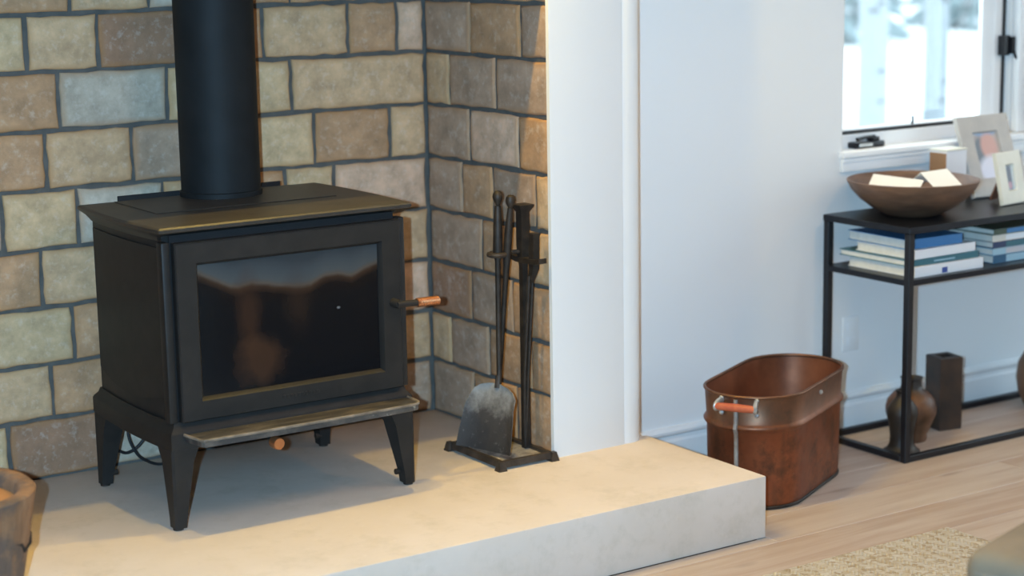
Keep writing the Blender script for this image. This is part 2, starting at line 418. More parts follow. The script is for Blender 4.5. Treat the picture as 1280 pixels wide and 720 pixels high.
w2 = D.objects.new('window_2', None); COL.objects.link(w2); w2.location = (6.25, 3.0, W2[2]); w2['kind'] = 'structure'; ORG['window_2'] = Vector((6.25, 3.0, W2[2]))
bm = B()
for y0, y1, z0, z1 in ((W2[0], W2[0] + .06, W2[2], W2[3]), (W2[1] - .06, W2[1], W2[2], W2[3]), (W2[0], W2[1], W2[2], W2[2] + .06), (W2[0], W2[1], W2[3] - .06, W2[3])):
    box(bm, 6.225, 6.285, y0, y1, z0, z1)
part('window_frame', bm, M['trim'], w2)
part('mullion', box(B(), 6.23, 6.28, 2.975, 3.025, W2[2] + .06, W2[3] - .06), M['trim'], w2)
for y0, y1 in ((W2[0] + .06, 2.975), (3.025, W2[1] - .06)):
    part('pane', box(B(), 6.254, 6.258, y0, y1, W2[2] + .06, W2[3] - .06), M['glass'], w2)
struct('wall_rear', box(B(), -5, 6.2, -6.1, -6, 0, CEIL), M['wall'])

# right-hand back wall with the window opening
WY = 4.36; WX0, WX1, WZ0, WZ1 = 4.139, 5.02, 0.905, 2.10
bm = B()
box(bm, 3.19, WX0, WY, WY + .16, 0, CEIL)
box(bm, WX1, 6.2, WY, WY + .16, 0, CEIL)
box(bm, WX0, WX1, WY, WY + .16, 0, WZ0 - .022)
box(bm, WX0, WX1, WY, WY + .16, WZ1, CEIL)
struct('wall_back', bm, M['wall'])
# chimney breast: pier beside the alcove with a beaded bullnose corner, header above, left pier
prof = [(2.874, 4.147), (3.114, 4.147), (3.119, 4.1500), (3.134, 4.1475)]
for k in range(9):
    a = math.radians(90 * k / 8)
    prof.append((3.142 + .060 * math.sin(a), 4.208 - .060 * math.cos(a)))
prof += [(3.202, 4.5), (2.903, 4.5), (2.903, 4.160), (2.874, 4.160)]
bm = prism(B(), prof, HZ, CEIL)
struct('wall_pier_right', bm, M['wall'])
struct('wall_header', box(B(), 1.27, 2.873, 4.147, 4.30, 1.655, CEIL), M['wall'])
bm = prism(B(), [(.90, 4.147), (1.27, 4.147), (1.27, 4.160), (1.243, 4.160), (1.243, 4.95), (.90, 4.95)], HZ, CEIL)
struct('wall_pier_left', bm, M['wall'])
struct('wall_left_back', box(B(), -5, .90, 4.36, 4.5, 0, CEIL), M['wall'])

# brick-lined alcove
BY = 4.816; BXR = 2.893
wb = struct('wall_alcove_back', box(B(), 1.243, 2.93, BY + .008, BY + .12, 0, 1.95), M['mortar'])
wr = struct('wall_alcove_right', box(B(), BXR + .008, BXR + .011, 4.161, BY + .008, HZ, 1.95), M['mortar'])
wl = struct('wall_alcove_left', box(B(), 1.2435, 1.2505, 4.161, BY + .008, HZ, 1.95), M['mortar'])
struct('ceiling_alcove', box(B(), 1.2, 2.95, 4.30, BY + .12, 1.95, 2.0), M['wall'])
TONES = dict(L=(176, 164, 146), C=(194, 160, 123), T=(178, 139, 104), B=(152, 116, 91), G=(166, 138, 115), Y=(198, 169, 130), P=(203, 168, 140))
def brick_mesh(wd, ht, rng, dep=.05):
    bm = B()
    def ring(inset, y, jit):
        pts = []; a, b = wd / 2 - inset, ht / 2 - inset
        nx = max(3, int(wd / .035)); nz = 4
        for i in range(nx): pts.append((-a + 2 * a * i / nx, -b))
        for i in range(nz): pts.append((a, -b + 2 * b * i / nz))
        for i in range(nx): pts.append((a - 2 * a * i / nx, b))
        for i in range(nz): pts.append((-a, b - 2 * b * i / nz))
        return [(x + j[0], y, z + j[1]) for (x, z), j in zip(pts, jit)]
    n = 2 * (max(3, int(wd / .035)) + 4)
    jit = [(rng.uniform(-.003, .003), rng.uniform(-.003, .003)) for _ in range(n)]
    f = rng.uniform(-.0022, .0022)
    loft(bm, [ring(0, dep, jit), ring(0, .005 + f, jit), ring(.0022, .0014 + f, jit), ring(.0075, f, jit)], cap0=False)
    return bm
def lay(wall, kind, courses, rng):
    for z0, z1, ends, tones in courses:
        for i in range(len(ends) - 1):
            a, b = ends[i], ends[i + 1]
            wd = abs(b - a) - .0115; ht = z1 - z0 - .0115
            if wd < .02: continue
            bm = brick_mesh(wd, ht, rng)
            bmesh.ops.recalc_face_normals(bm, faces=bm.faces)
            me = D.meshes.new('brick'); bm.to_mesh(me); bm.free(); me.materials.append(M['brick'])
            for p in me.polygons: p.use_smooth = True
            me.set_sharp_from_angle(angle=math.radians(50))
            o = D.objects.new('brick', me); COL.objects.link(o); o.parent = wall
            m = (a + b) / 2; z = (z0 + z1) / 2
            if kind == 'back': o.location = (m, BY, z)
            elif kind == 'right': o.location = (BXR, m, z); o.rotation_euler = (0, 0, -math.pi / 2)
            else: o.location = (1.257, m, z); o.rotation_euler = (0, 0, math.pi / 2)
            c = TONES[tones[i % len(tones)]]; k = rng.uniform(.94, 1.05)
            cc = srgb(*c); o.color = tuple(min(1, q * k / .74) for q in cc[:3]) + (1,)
            o['half_length'] = wd / 2; o['half_height'] = ht / 2
rng = random.Random(11)
ZS = [HZ, .334, .483, .639, .795, .952, 1.108, 1.262, 1.413, 1.565, 1.72, 1.87]
E0, E1 = 1.252, 2.893
lay(wb, 'back', [
    (ZS[0], ZS[1], [E0, 1.572, 1.845, 2.09, 2.33, 2.60, E1], 'YBLTCG'),
    (ZS[1], ZS[2], [E0, 1.46, 1.70, 1.99, 2.20, 2.48, E1], 'TCTLTC'),
    (ZS[2], ZS[3], [E0, 1.49, 1.769, 1.99, 2.27, 2.62, E1], 'GYTCTP'),
    (ZS[3], ZS[4], [E0, 1.41, 1.69, 1.93, 2.25, 2.52, E1], 'CTCTLC'),
    (ZS[4], ZS[5], [E0, 1.594, 1.80, 2.046, 2.23, 2.42, 2.578, E1], 'LYLCTYP'),
    (ZS[5], ZS[6], [E0, 1.48, 1.721, 1.964, 2.22, 2.519, 2.768, E1], 'CTCGYTC'),
    (ZS[6], ZS[7], [E0, 1.52, 1.767, 2.074, 2.30, 2.451, E1], 'CTLYYC'),
    (ZS[7], ZS[8], [E0, 1.44, 1.687, 1.884, 2.17, 2.369, 2.639, 2.802, E1], 'TYCBTCTP'),
    (ZS[8], ZS[9], [E0, 1.56, 1.811, 2.034, 2.25, 2.457, 2.70, E1], 'CTCLTTC'),
    (ZS[9], ZS[10], [E0, 1.47, 1.72, 2.02, 2.30, 2.60, E1], 'TCGTLC'),
    (ZS[10], ZS[11], [E0, 1.6, 1.85, 2.1, 2.45, 2.7, E1], 'CTLGCT')], rng)
F0, F1 = 4.166, 4.816
lay(wr, 'right', [
    (ZS[0], ZS[1], [F1, 4.586, 4.36, F0], 'GTT'),
    (ZS[1], ZS[2], [F1, 4.707, 4.499, 4.28, F0], 'CGTT'),
    (ZS[2], ZS[3], [F1, 4.59, 4.373, F0], 'BGT'),
    (ZS[3], ZS[4], [F1, 4.529, 4.328, F0], 'GTC'),
    (ZS[4], ZS[5], [F1, 4.628, 4.466, 4.25, F0], 'GTGC'),
    (ZS[5], ZS[6], [F1, 4.582, 4.331, F0], 'GPT'),
    (ZS[6], ZS[7], [F1, 4.687, 4.442, F0], 'CGG'),
    (ZS[7], ZS[8], [F1, 4.568, 4.313, F0], 'GTG'),
    (ZS[8], ZS[9], [F1, 4.64, 4.40, F0], 'TGC'),
    (ZS[9], ZS[10], [F1, 4.55, 4.30, F0], 'CTG'),
    (ZS[10], ZS[11], [F1, 4.66, 4.41, F0], 'GCT')], rng)
lay(wl, 'left', [(ZS[i], ZS[i + 1], [F0, 4.30 + .11 * (i % 2), 4.55 + .09 * (i % 3), F1], 'TCGLT'[i % 3:]) for i in range(11)], rng)

# baseboards
def baseboard(name, x0, x1, yw):
    bm = B()
    pr = [(yw, 0), (yw - .015, 0), (yw - .015, .080), (yw - .009, .086), (yw - .009, .098), (yw - .019, .106), (yw - .020, .114), (yw - .013, .119), (yw - .010, .125), (yw, .125)]
    loft(bm, [[(x0, y, z) for y, z in pr], [(x1, y, z) for y, z in pr]])
    o = struct(name, bm, M['trim'])
    return o
baseboard('baseboard_back', 3.205, 6.2, WY)

# window
wi = D.objects.new('window_1', None); COL.objects.link(wi); wi.location = (WX0, WY, WZ0); wi['kind'] = 'structure'; ORG['window_1'] = Vector((WX0, WY, WZ0))
part('window_sill', box(B(), WX0 - .012, WX1 + .03, WY - .024, 4.50, WZ0 - .020, WZ0, .004), M['trim'], wi)
bm = B(); box(bm, WX0 - .008, WX1 + .02, WY - .014, WY - .0005, .842, WZ0 - .021, .002)
box(bm, WX0 - .008, WX1 + .02, WY - .019, WY - .012, .872, WZ0 - .021, .002)
part('apron', bm, M['trim'], wi)
bm = B()  # jamb box set deep in the opening
frame_ring(bm, [(WX0, WX1, WZ0, WZ1, WY + .158), (WX0, WX1, WZ0, WZ1, WY + .062), (WX0 + .022, WX1 - .05, WZ0 + .042, WZ1 - .03, WY + .062), (WX0 + .022, WX1 - .05, WZ0 + .042, WZ1 - .03, WY + .158)])
part('window_frame', bm, M['trim'], wi)
bm = B(); box(bm, WX1 - .046, WX1 - .004, WY + .030, WY + .060, WZ0 + .001, WZ1 - .001, .003)
part('jamb_stop', bm, M['trim'], wi)
sx0, sx1, sz0, sz1 = WX0 + .03, 4.944, .957, WZ1 - .035
bm = B()
frame_ring(bm, [(sx0, sx1, sz0, sz1, 4.47), (sx0, sx1, sz0, sz1, 4.442), (sx0 + .034, sx1 - .034, sz0 + .004, sz1 - .03, 4.442), (sx0 + .040, sx1 - .045, sz0 + .006, sz1 - .036, 4.450), (sx0 + .060, sx1 - .085, sz0 + .008, sz1 - .05, 4.452), (sx0 + .060, sx1 - .085, sz0 + .008, sz1 - .05, 4.47)])
sash = part('sash', bm, M['trim'], wi)
bm = B()
frame_ring(bm, [(sx0 - .006, sx1 + .014, sz0 - .010, sz1 + .006, 4.468), (sx0 - .006, sx1 + .014, sz0 - .010, sz1 + .006, 4.439), (sx0 + .001, sx1 - .001, sz0 + .001, sz1 - .001, 4.439), (sx0 + .001, sx1 - .001, sz0 + .001, sz1 - .001, 4.4415)])
part('gasket', bm, M['cord'], sash)
part('pane', box(B(), sx0 + .058, sx1 - .083, 4.458, 4.462, sz0 + .006, sz1 - .048), M['glass'], sash)
bm = B()  # lock lever
box(bm, 4.925, 4.960, 4.418, 4.443, 1.165, 1.232, .003); box(bm, 4.958, 4.972, 4.405, 4.425, 1.17, 1.228, .003)
tube(bm, [(4.966, 4.412, 1.19), (4.972, 4.405, 1.16), (4.985, 4.398, 1.145)], .005, 8)
part('lock_lever', bm, M['black_metal'], wi)
bm = B()  # folding crank on the stool
box(bm, 4.222, 4.352, 4.385, 4.425, WZ0 + .0005, WZ0 + .020, .005); box(bm, 4.30, 4.335, 4.392, 4.418, WZ0 + .018, WZ0 + .034, .004)
tube(bm, [(4.318, 4.40, WZ0 + .034), (4.27, 4.393, WZ0 + .034), (4.232, 4.39, WZ0 + .030)], .006, 8)
ck = part('crank', bm, M['black_metal'], wi)
part('crank_cover', box(B(), 4.238, 4.296, 4.3835, 4.3850, WZ0 + .005, WZ0 + .016, .0005, 1), M['tin'], ck)
bm = tube(B(), [(4.53, 4.446, .958), (4.53, 4.440, .972), (4.528, 4.440, .988)], .004, 8)
part('hook', bm, M['black_metal'], wi)

# outlet plate on the wall
oc = thing('wall_outlet', 'white wall outlet plate low on the wall behind the console table', 'outlet', (4.185, WY, .315))
part('plate', box(B(), 4.150, 4.220, WY - .006, WY - .0003, .258, .372, .003), M['trim'], oc)
for z in (.338, .292):
    part('socket', box(B(), 4.168, 4.202, WY - .008, WY - .0055, z - .013, z + .013, .002), M['trim'], oc)

# ------------------------------------------------------------------ hearth
poly = [(.901, 3.669), (3.228, 3.669), (3.228, 4.190), (3.188, 4.190), (3.188, 4.8235), (.901, 4.8235)]
h = obj('hearth', prism(B(), poly, 0, HZ, .004), M['hearth'], None, (2.1, 4.0, 0))
tag(h, 'raised cream concrete hearth slab carrying the black stove', 'hearth')

# ------------------------------------------------------------------ ceiling downlights with their own light
def downlight(x, y, power, label, color=(1.0, .58, .25), radius=.035, size=150, blend=.6):
    o = thing('ceiling_downlight', label, 'downlight', (x, y, CEIL), 'recessed ceiling downlights')
    bm = B(); lathe(bm, [(.052, CEIL - .0005), (.075, CEIL - .0005), (.075, CEIL - .006), (.060, CEIL - .010), (.052, CEIL - .004)], (x, y, 0), 32)
    part('trim_ring', bm, M['trim'], o)
    part('lens', lathe(B(), [(.0, CEIL - .002), (.050, CEIL - .002), (.050, CEIL - .0005), (0, CEIL - .0005)], (x, y, 0), 32), M['lens'], o)
    l = spot('downlight_lamp', (x, y, CEIL - .03), (x, y, 0), power, color, size, blend, radius)
    return o
downlight(1.78, 3.945, 52, 'recessed downlight in the ceiling above the left of the hearth', (1, .67, .11), .014)
downlight(2.55, 3.945, 52, 'recessed downlight in the ceiling above the right of the hearth', (1, .67, .11), .014)
downlight(2.16, 4.062, 22, 'recessed downlight in the ceiling tight against the chimney breast', (1, .67, .12), .014)
for x, y, pw_, wd in [(4.0, 2.75, 26, 'between the rug and the window'), (5.5, 2.75, 24, 'nearest the window wall'), (0.9, 2.75, 8, 'left of the rug, added to warm the left bricks')]:  # the one left of the rug is added for warm light on the bricks
    downlight(x, y, pw_, 'recessed downlight in the ceiling ' + wd, (1, .54, .18), .05)
# unseen broad ceiling lamp, added over the seating to soften the warm light
cl = thing('soft_fill_lamp', 'unseen round ceiling lamp added over the rug for soft warm light', 'ceiling lamp', (2.5, 2.55, CEIL))
part('canopy', lathe(B(), [(0, CEIL - .0005), (.30, CEIL - .0005), (.31, CEIL - .02), (.30, CEIL - .035), (0, CEIL - .035)], (2.5, 2.55, 0), 40), M['trim'], cl)
part('opal_glass', lathe(B(), [(0, CEIL - .036), (.285, CEIL - .036), (.27, CEIL - .07), (.18, CEIL - .095), (0, CEIL - .105)], (2.5, 2.55, 0), 40), M['opal'], cl)
spot('soft_fill_light', (2.5, 2.55, CEIL - .37), (2.5, 2.55, 0), 21, (1, .54, .18), 170, .5, .25)

# ------------------------------------------------------------------ wood stove
S = thing('wood_stove', 'black cast iron wood stove with glass door standing on the hearth', 'stove', (2.097, 4.42, HZ))
SX0, SX1, SY0, SY1 = 1.757, 2.437, 4.165, 4.676
def outline(off, z, bow=.013, n=10, fy=0.0, chamfer=0.0):
    x0, x1, y0, y1 = SX0 - off, SX1 + off, SY0 - off - fy, SY1 + off
    p = []
    for i in range(n): p.append((x0 + (x1 - x0) * i / n, y0, z))
    for i in range(n): t_ = i / n; p.append((x1 + bow * (1 - (2 * t_ - 1) ** 2), y0 + (y1 - y0) * t_, z))
    for i in range(n): p.append((x1 - (x1 - x0) * i / n, y1, z))
    for i in range(n): t_ = i / n; p.append((x0 - bow * (1 - (2 * t_ - 1) ** 2), y1 - (y1 - y0) * t_, z))
    return p
base = part('base', loft(bm := B(), [outline(0, .374), outline(0, .412), outline(-.003, .418), outline(-.012, .428), outline(-.016, .440)]) and bm, M['iron'], S)
bm = B(); loft(bm, [outline(-.020, .4402, .011, 10, -.026), outline(-.020, .902, .011, 10, -.026)])
body = part('firebox', bm, M['iron'], S)
bm = B(); loft(bm, [outline(-.018, .884, .012, 10, -.045), outline(-.013, .892, .012, 10, -.040), outline(-.006, .901, .013, 10, -.034), outline(.002, .9085, .013, 10, -.006), outline(.006, .911, .013), outline(.008, .914, .013), outline(.008, .920, .013), outline(.004, .924, .013), outline(-.002, .925, .013)])
top = part('top_plate', bm, M['iron_top'], S)
part('cook_plate', box(B(), 1.842, 2.352, 4.386, 4.664, .9252, .9272, .001, 1), M['iron_top'], top)
# front corner posts beside the door
for x0, x1 in ((SX0 + .004, SX0 + .026), (SX1 - .022, SX1 - .004)):
    part('corner_post', box(B(), x0, x1, 4.176, 4.21, .4395, .886, .004), M['iron'], S)
part('slot_shade', box(B(), SX0 + .03, SX1 - .03, 4.188, 4.194, .4405, .900), M['gasket'], body)  # solid black sheet, the shade in the slot round the door put into colour
# bowed side panels with a sagging lower edge
for sgn in (-1, 1):
    bm = B(); n = 14; rows = []
    for off in (0.0, .005):
        lo, hi = [], []
        for i in range(n + 1):
            t_ = i / n; y = 4.215 + (4.645 - 4.215) * t_
            xs = (SX0 + .020 - .011 * (1 - (2 * t_ - 1) ** 2) - off) if sgn < 0 else (SX1 - .020 + .011 * (1 - (2 * t_ - 1) ** 2) + off)
            lo.append((xs, y, .500 - .030 * (1 - (2 * t_ - 1) ** 2))); hi.append((xs, y, .868))
        rows.append((lo, hi))
    (l0, h0), (l1, h1) = rows
    ring = [l0 + h0[::-1], l1 + h1[::-1]]
    loft(bm, ring)
    part('side_panel', bm, M['iron'], body)
# legs: outer corner upright, inner edges tapering
def leg(cx, cy, sx, sy):
    bm = B(); rings = []
    for z, wx, wy in ((HZ + .006, .030, .034), (HZ + .03, .032, .036), (.34, .056, .066), (.3738, .070, .09)):
        x1 = cx + sx * wx; y1 = cy + sy * wy
        c = .006
        ring = [(cx + sx * c, cy, z), (x1, cy, z), (x1, y1, z), (cx, y1, z), (cx, cy + sy * c, z)]
        rings.append(ring)
    loft(bm, rings)
    l = part('leg', bm, M['iron'], S)
    fx, fy = cx + sx * .014, cy + sy * .018
    part('levelling_foot', lathe(B(), [(.0, HZ), (.013, HZ), (.013, HZ + .004), (.006, HZ + .007), (.006, HZ + .02), (0, HZ + .02)], (fx, fy, 0), 16), M['wrought'], l)
    bx_ = cx + sx * .036
    part('foot_bolt', lathe(B(), [(0, -.009), (.008, -.009), (.008, .009), (0, .009)], (bx_, cy + sy * .03, HZ + .035), 6, 'X'), M['wrought'], l)
leg(SX0, SY0, 1, 1); leg(SX1 + .004, SY0, -1, 1); leg(SX0, SY1, 1, -1); leg(SX1 + .004, SY1, -1, -1)
# ash lip
bm = B()
lip = [(1.792, 4.168), (1.803, 4.092), (1.808, 4.084)] + [(1.81 + (2.392 - 1.81) * i / 8, 4.084 - .004 * math.sin(math.pi * i / 8)) for i in range(9)] + [(2.410, 4.090), (2.420, 4.106), (2.424, 4.168)]
prism(bm, lip, .394, .411, .002)
lp = part('ash_lip', bm, M['lip'], S)
bm = B(); prism(bm, [(x, y) for x, y in lip], .4112, .4165)   # raised rim round the lip
inner = [(1.806, 4.1695), (1.815, 4.101)] + [(1.82 + (2.388 - 1.82) * i / 8, 4.094) for i in range(9)] + [(2.404, 4.101), (2.409, 4.1695)]
bm.free(); bm = B()
tube(bm, [(x, y, .4110) for x, y in lip], .004, 8)
part('lip_rim', bm, M['lip_rim'], lp)
# door
DX0, DX1, DZ0, DZ1, DYF = 1.789, 2.412, .4405, .883, 4.162
GX0, GX1, GZ0, GZ1 = 1.850, 2.350, .497, .824
bm = B()
frame_ring(bm, [(DX0, DX1, DZ0, DZ1, 4.187), (DX0, DX1, DZ0, DZ1, DYF + .004), (DX0 + .003, DX1 - .003, DZ0 + .003, DZ1 - .003, DYF), (GX0 - .008, GX1 + .008, GZ0 - .008, GZ1 + .008, DYF), (GX0, GX1, GZ0, GZ1, DYF + .012), (GX0, GX1, GZ0, GZ1, 4.187)])
door = part('door', bm, M['iron'], S)
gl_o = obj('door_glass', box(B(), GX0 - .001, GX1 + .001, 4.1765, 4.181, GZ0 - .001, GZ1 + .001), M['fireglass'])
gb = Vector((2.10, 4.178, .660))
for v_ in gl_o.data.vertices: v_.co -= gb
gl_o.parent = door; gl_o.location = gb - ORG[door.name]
bm = B()
for k, wk in enumerate((.008, .006, .008, .005, .008, .007, .006, .008, .005, .008)):
    box(bm, 2.060 + k * .0105, 2.060 + k * .0105 + wk, DYF - .0012, DYF + .001, .4625, .4715, .0004, 1)
part('embossed_lettering', bm, M['iron'], door)
# handle
hb = part('latch', lathe(B(), [(0, -.034), (.010, -.034), (.012, -.028), (.012, .002), (0, .002)], (2.386, DYF, .668), 18, 'Y'), M['iron'], door)
bm = tube(B(), [(2.380, DYF - .030, .668), (2.42, DYF - .031, .667), (2.440, DYF - .032, .6665)], .0085, 14)
part('handle_shaft', bm, M['iron'], hb)
bm = B(); pts = []
for i in range(15 * 14 + 1):
    a = 2 * math.pi * i / 14; s_ = i / (15 * 14)
    pts.append((2.438 + .064 * s_, DYF - .032 - .001 * s_ + .0098 * math.cos(a), .6665 - .001 * s_ + .0098 * math.sin(a)))
tube(bm, pts, .0026, 6)
tube(bm, [(2.438, DYF - .032, .6665), (2.502, DYF - .033, .6655)], .0092, 12)
part('coil_grip', bm, M['copper_grip'], hb)
# air control knob under the lip
kn_ = part('air_control_rod', tube(B(), [(2.054, 4.30, .347), (2.054, 4.196, .345)], .004, 8), M['wrought'], S)
part('control_knob', lathe(B(), [(0, -.016), (.014, -.016), (.0165, -.012), (.0165, .012), (.013, .016), (0, .016)], (2.054, 4.196, .342), 20, 'Y'), M['copper_grip'], kn_)
part('rear_heat_shield', box(B(), 1.862, 2.338, 4.6845, 4.692, .46, .937, .002), M['gasket'], S)
for x in (1.90, 2.30): part('shield_bracket', box(B(), x - .01, x + .01, 4.66, 4.688, .6, .62), M['gasket'], S)
# stove pipe
PX, PY, PR = 2.125, 4.612, .1055
SP = thing('stove_pipe', 'tall matte black round flue pipe rising from the stove top', 'stove pipe', (PX, PY, .929))
part('pipe', lathe(B(), [(PR, .9275), (PR, 1.94), (PR - .004, 1.94), (PR - .004, .9275), (PR, .9275)], (PX, PY, 0), 56), M['pipe'], SP)
part('collar', lathe(B(), [(PR + .0005, .9274), (PR + .004, .9274), (PR + .004, .940), (PR + .0005, .942)], (PX, PY, 0), 56), M['pipe'], SP)
# cord
pts = []
ctrl = [(1.80, 4.72, .176), (1.83, 4.735, .236), (1.87, 4.742, .225), (1.91, 4.745, .243), (1.95, 4.745, .30), (1.93, 4.745, .37), (1.885, 4.745, .335), (1.878, 4.745, .27), (1.90, 4.742, .215), (1.93, 4.742, .190), (1.955, 4.745, .178), (1.975, 4.745, .1755)]
def smooth(ctrl, n=8):
    out = []; P_ = [Vector(c) for c in ctrl]
    for i in range(len(P_) - 1):
        p0, p1, p2, p3 = P_[max(i - 1, 0)], P_[i], P_[i + 1], P_[min(i + 2, len(P_) - 1)]
        for k in range(n):
            u = k / n
            out.append(.5 * ((2 * p1) + (p2 - p0) * u + (2 * p0 - 5 * p1 + 4 * p2 - p3) * u * u + (3 * p1 - p0 - 3 * p2 + p3) * u ** 3))
    out.append(P_[-1]); return out
tag(obj('power_cord', tube(B(), smooth(ctrl), .0042, 8), M['cord'], None, (1.9, 4.74, .175)), 'thin black power cord looping behind the stove legs', 'cord')

# ------------------------------------------------------------------ fireplace tools
T = thing('tool_stand', 'wrought iron stand with square footed tray holding the fireplace tools', 'tool stand', (2.776, 4.265, HZ))
tx0, tx1, ty0, ty1 = 2.690, 2.862, 4.134, 4.396
part('tray', box(B(), tx0 + .004, tx1 - .004, ty0 + .004, ty1 - .004, .181, .186), M['ash'], T)
bm = B()
frame_ring_pts = [[(tx0 - .004, ty0 - .004, .178), (tx1 + .004, ty0 - .004, .178), (tx1 + .004, ty1 + .004, .178), (tx0 - .004, ty1 + .004, .178)],
                  [(tx0, ty0, .195), (tx1, ty0, .195), (tx1, ty1, .195), (tx0, ty1, .195)],
                  [(tx0 + .012, ty0 + .012, .195), (tx1 - .012, ty0 + .012, .195), (tx1 - .012, ty1 - .012, .195), (tx0 + .012, ty1 - .012, .195)],
                  [(tx0 + .014, ty0 + .014, .180), (tx1 - .014, ty0 + .014, .180), (tx1 - .014, ty1 - .014, .180), (tx0 + .014, ty1 - .014, .180)]]
loft(bm, frame_ring_pts, True, True)
part('tray_rim', bm, M['tray'], T)
for x in (tx0, tx1):
    for y in (ty0, ty1):
        bm = B(); loft(bm, [[(x - .014, y - .014, HZ), (x + .012, y - .014, HZ), (x + .012, y + .012, HZ), (x - .014, y + .012, HZ)], [(x - .007, y - .007, .196), (x + .007, y - .007, .196), (x + .007, y + .007, .196), (x - .007, y + .007, .196)]])
        part('tray_foot', bm, M['tray'], T)
px, py = 2.846, 4.242
part('post', loft(bm := B(), [[(px - a, py - a, z), (px + a, py - a, z), (px + a, py + a, z), (px - a, py + a, z)] for a, z in ((.0095, .187), (.0088, .70), (.0120, .735), (.0135, .76), (.0135, .852), (.023, .868), (.023, .873))]) and bm, M['wrought'], T)
part('cross_arm', loft(bm := B(), [[(px - .014, y, z0 - .007), (px + .010, y, z0 - .007), (px + .010, y, z0 + .007), (px - .014, y, z0 + .007)] for y, z0 in ((4.146, .728), (4.17, .722), (4.26, .720), (4.285, .724))]) and bm, M['wrought'], T)
bm = tube(B(), [(px, py, .742), (px - .03, py + .010, .743), (2.796, 4.258, .742)], .006, 8)
part('side_arm', bm, M['wrought'], T)
bm = B(); ringp = []
for i in range(17):
    a = 2 * math.pi * i / 16
    ringp.append((2.777 + .023 * math.cos(a), 4.266 + .023 * math.sin(a), .738))
tube(bm, ringp, .0075, 8); part('hook_ring', bm, M['tray'], T)
# shovel
SH = thing('fire_shovel', 'ash covered iron fire shovel with ball finial standing on the tray', 'shovel', (2.725, 4.245, .197))
part('handle', tube(B(), [(2.763, 4.252, .345), (2.770, 4.257, .42), (2.776, 4.263, .72), (2.7765, 4.263, .745), (2.779, 4.264, .82), (2.780, 4.264, .872)], .006, 12, [.0065, .0075, .008, .0135, .0130, .0085]), M['wrought'], SH)
part('finial', lathe(B(), [(0, .872), (.006, .874), (.0075, .879), (.013, .889), (.0145, .897), (.012, .907), (.006, .913), (0, .914)], (2.780, 4.264, 0), 18), M['wrought'], SH)
bm = B(); rings = []
# blade: a pan standing upright, dished, wider at its foot, shoulders rounded
N = 14
for side in (0, 1):
    pass
prof_ = [(0.000, .101), (.03, .100), (.06, .097), (.09, .094), (.12, .090), (.150, .084), (.168, .071), (.180, .050), (.187, .020)]
def blade_pt(u, s, d):
    # u: -1..1 across, s: height along blade, d: thickness offset
    hw = None
    for (a, wa), (b_, wb_) in zip(prof_[:-1], prof_[1:]):
        if a <= s <= b_: hw = wa + (wb_ - wa) * (s - a) / (b_ - a)
    if hw is None: hw = prof_[-1][1]
    dish = .018 * (abs(u) ** 4) * (1 if s < .15 else .5)
    base_ = Vector((2.716, 4.245, .1985)); up_ = Vector((.040, .010, .164)).normalized(); ac = Vector((-.24, .97, -.02)).normalized(); nrm = up_.cross(ac).normalized()
    if nrm.x > 0: nrm = -nrm
    return base_ + up_ * s + ac * (u * hw) + nrm * (dish + d)
outer, innr = [], []
for s_, _ in prof_:
    ring = [blade_pt(-1 + 2 * i / N, s_, 0) for i in range(N + 1)] + [blade_pt(1 - 2 * i / N, s_, -.003) for i in range(N + 1)]
    rings.append(ring)
loft(bm, rings)
part('blade', bm, M['shovel'], SH, 50)
part('socket', tube(B(), [(2.759, 4.251, .368), (2.767, 4.256, .402)], .0085, 10), M['tray'], SH)
# poker
PK = thing('fire_poker', 'thin iron poker with ball finial leaning between shovel and post', 'poker', (2.800, 4.33, .19))
part('shaft', tube(B(), [(2.800, 4.330, .192), (2.800, 4.303, .377), (2.7995, 4.262, .66), (2.7985, 4.250, .74), (2.7985, 4.240, .81), (2.7985, 4.231, .868)], .006, 12, [.005, .0068, .0075, .0112, .0110, .0072]), M['wrought'], PK)
part('finial', lathe(B(), [(0, .866), (.006, .868), (.0125, .881), (.0135, .889), (.011, .899), (.005, .904), (0, .905)], (2.7985, 4.230, 0), 18), M['wrought'], PK)
# tongs
TG = thing('fire_tongs', 'flat topped iron tongs hanging from the arm beside the white pier', 'tongs', (2.845, 4.225, .19))
bm = B(); loft(bm, [[(2.8455 + dx_ - a, y - a, z), (2.8455 + dx_ + a, y - a, z), (2.8455 + dx_ + a, y + a, z), (2.8455 + dx_ - a, y + a, z)] for a, y, z, dx_ in ((.005, 4.205, .66, 0), (.0105, 4.190, .70, 0), (.0105, 4.186, .792, 0), (.012, 4.186, .797, 0), (.012, 4.186, .800, 0))])
part('grip', bm, M['wrought'], TG)
for k, dx_ in enumerate((-.006, .006)):
    part('tong_arm', tube(B(), [(2.845 + dx_, 4.205, .68), (2.840 + dx_, 4.210, .56), (2.834 + dx_, 4.218, .40), (2.832 + dx_ * .6, 4.222, .28), (2.832, 4.226, .200)], .0048, 8), M['wrought'], TG)

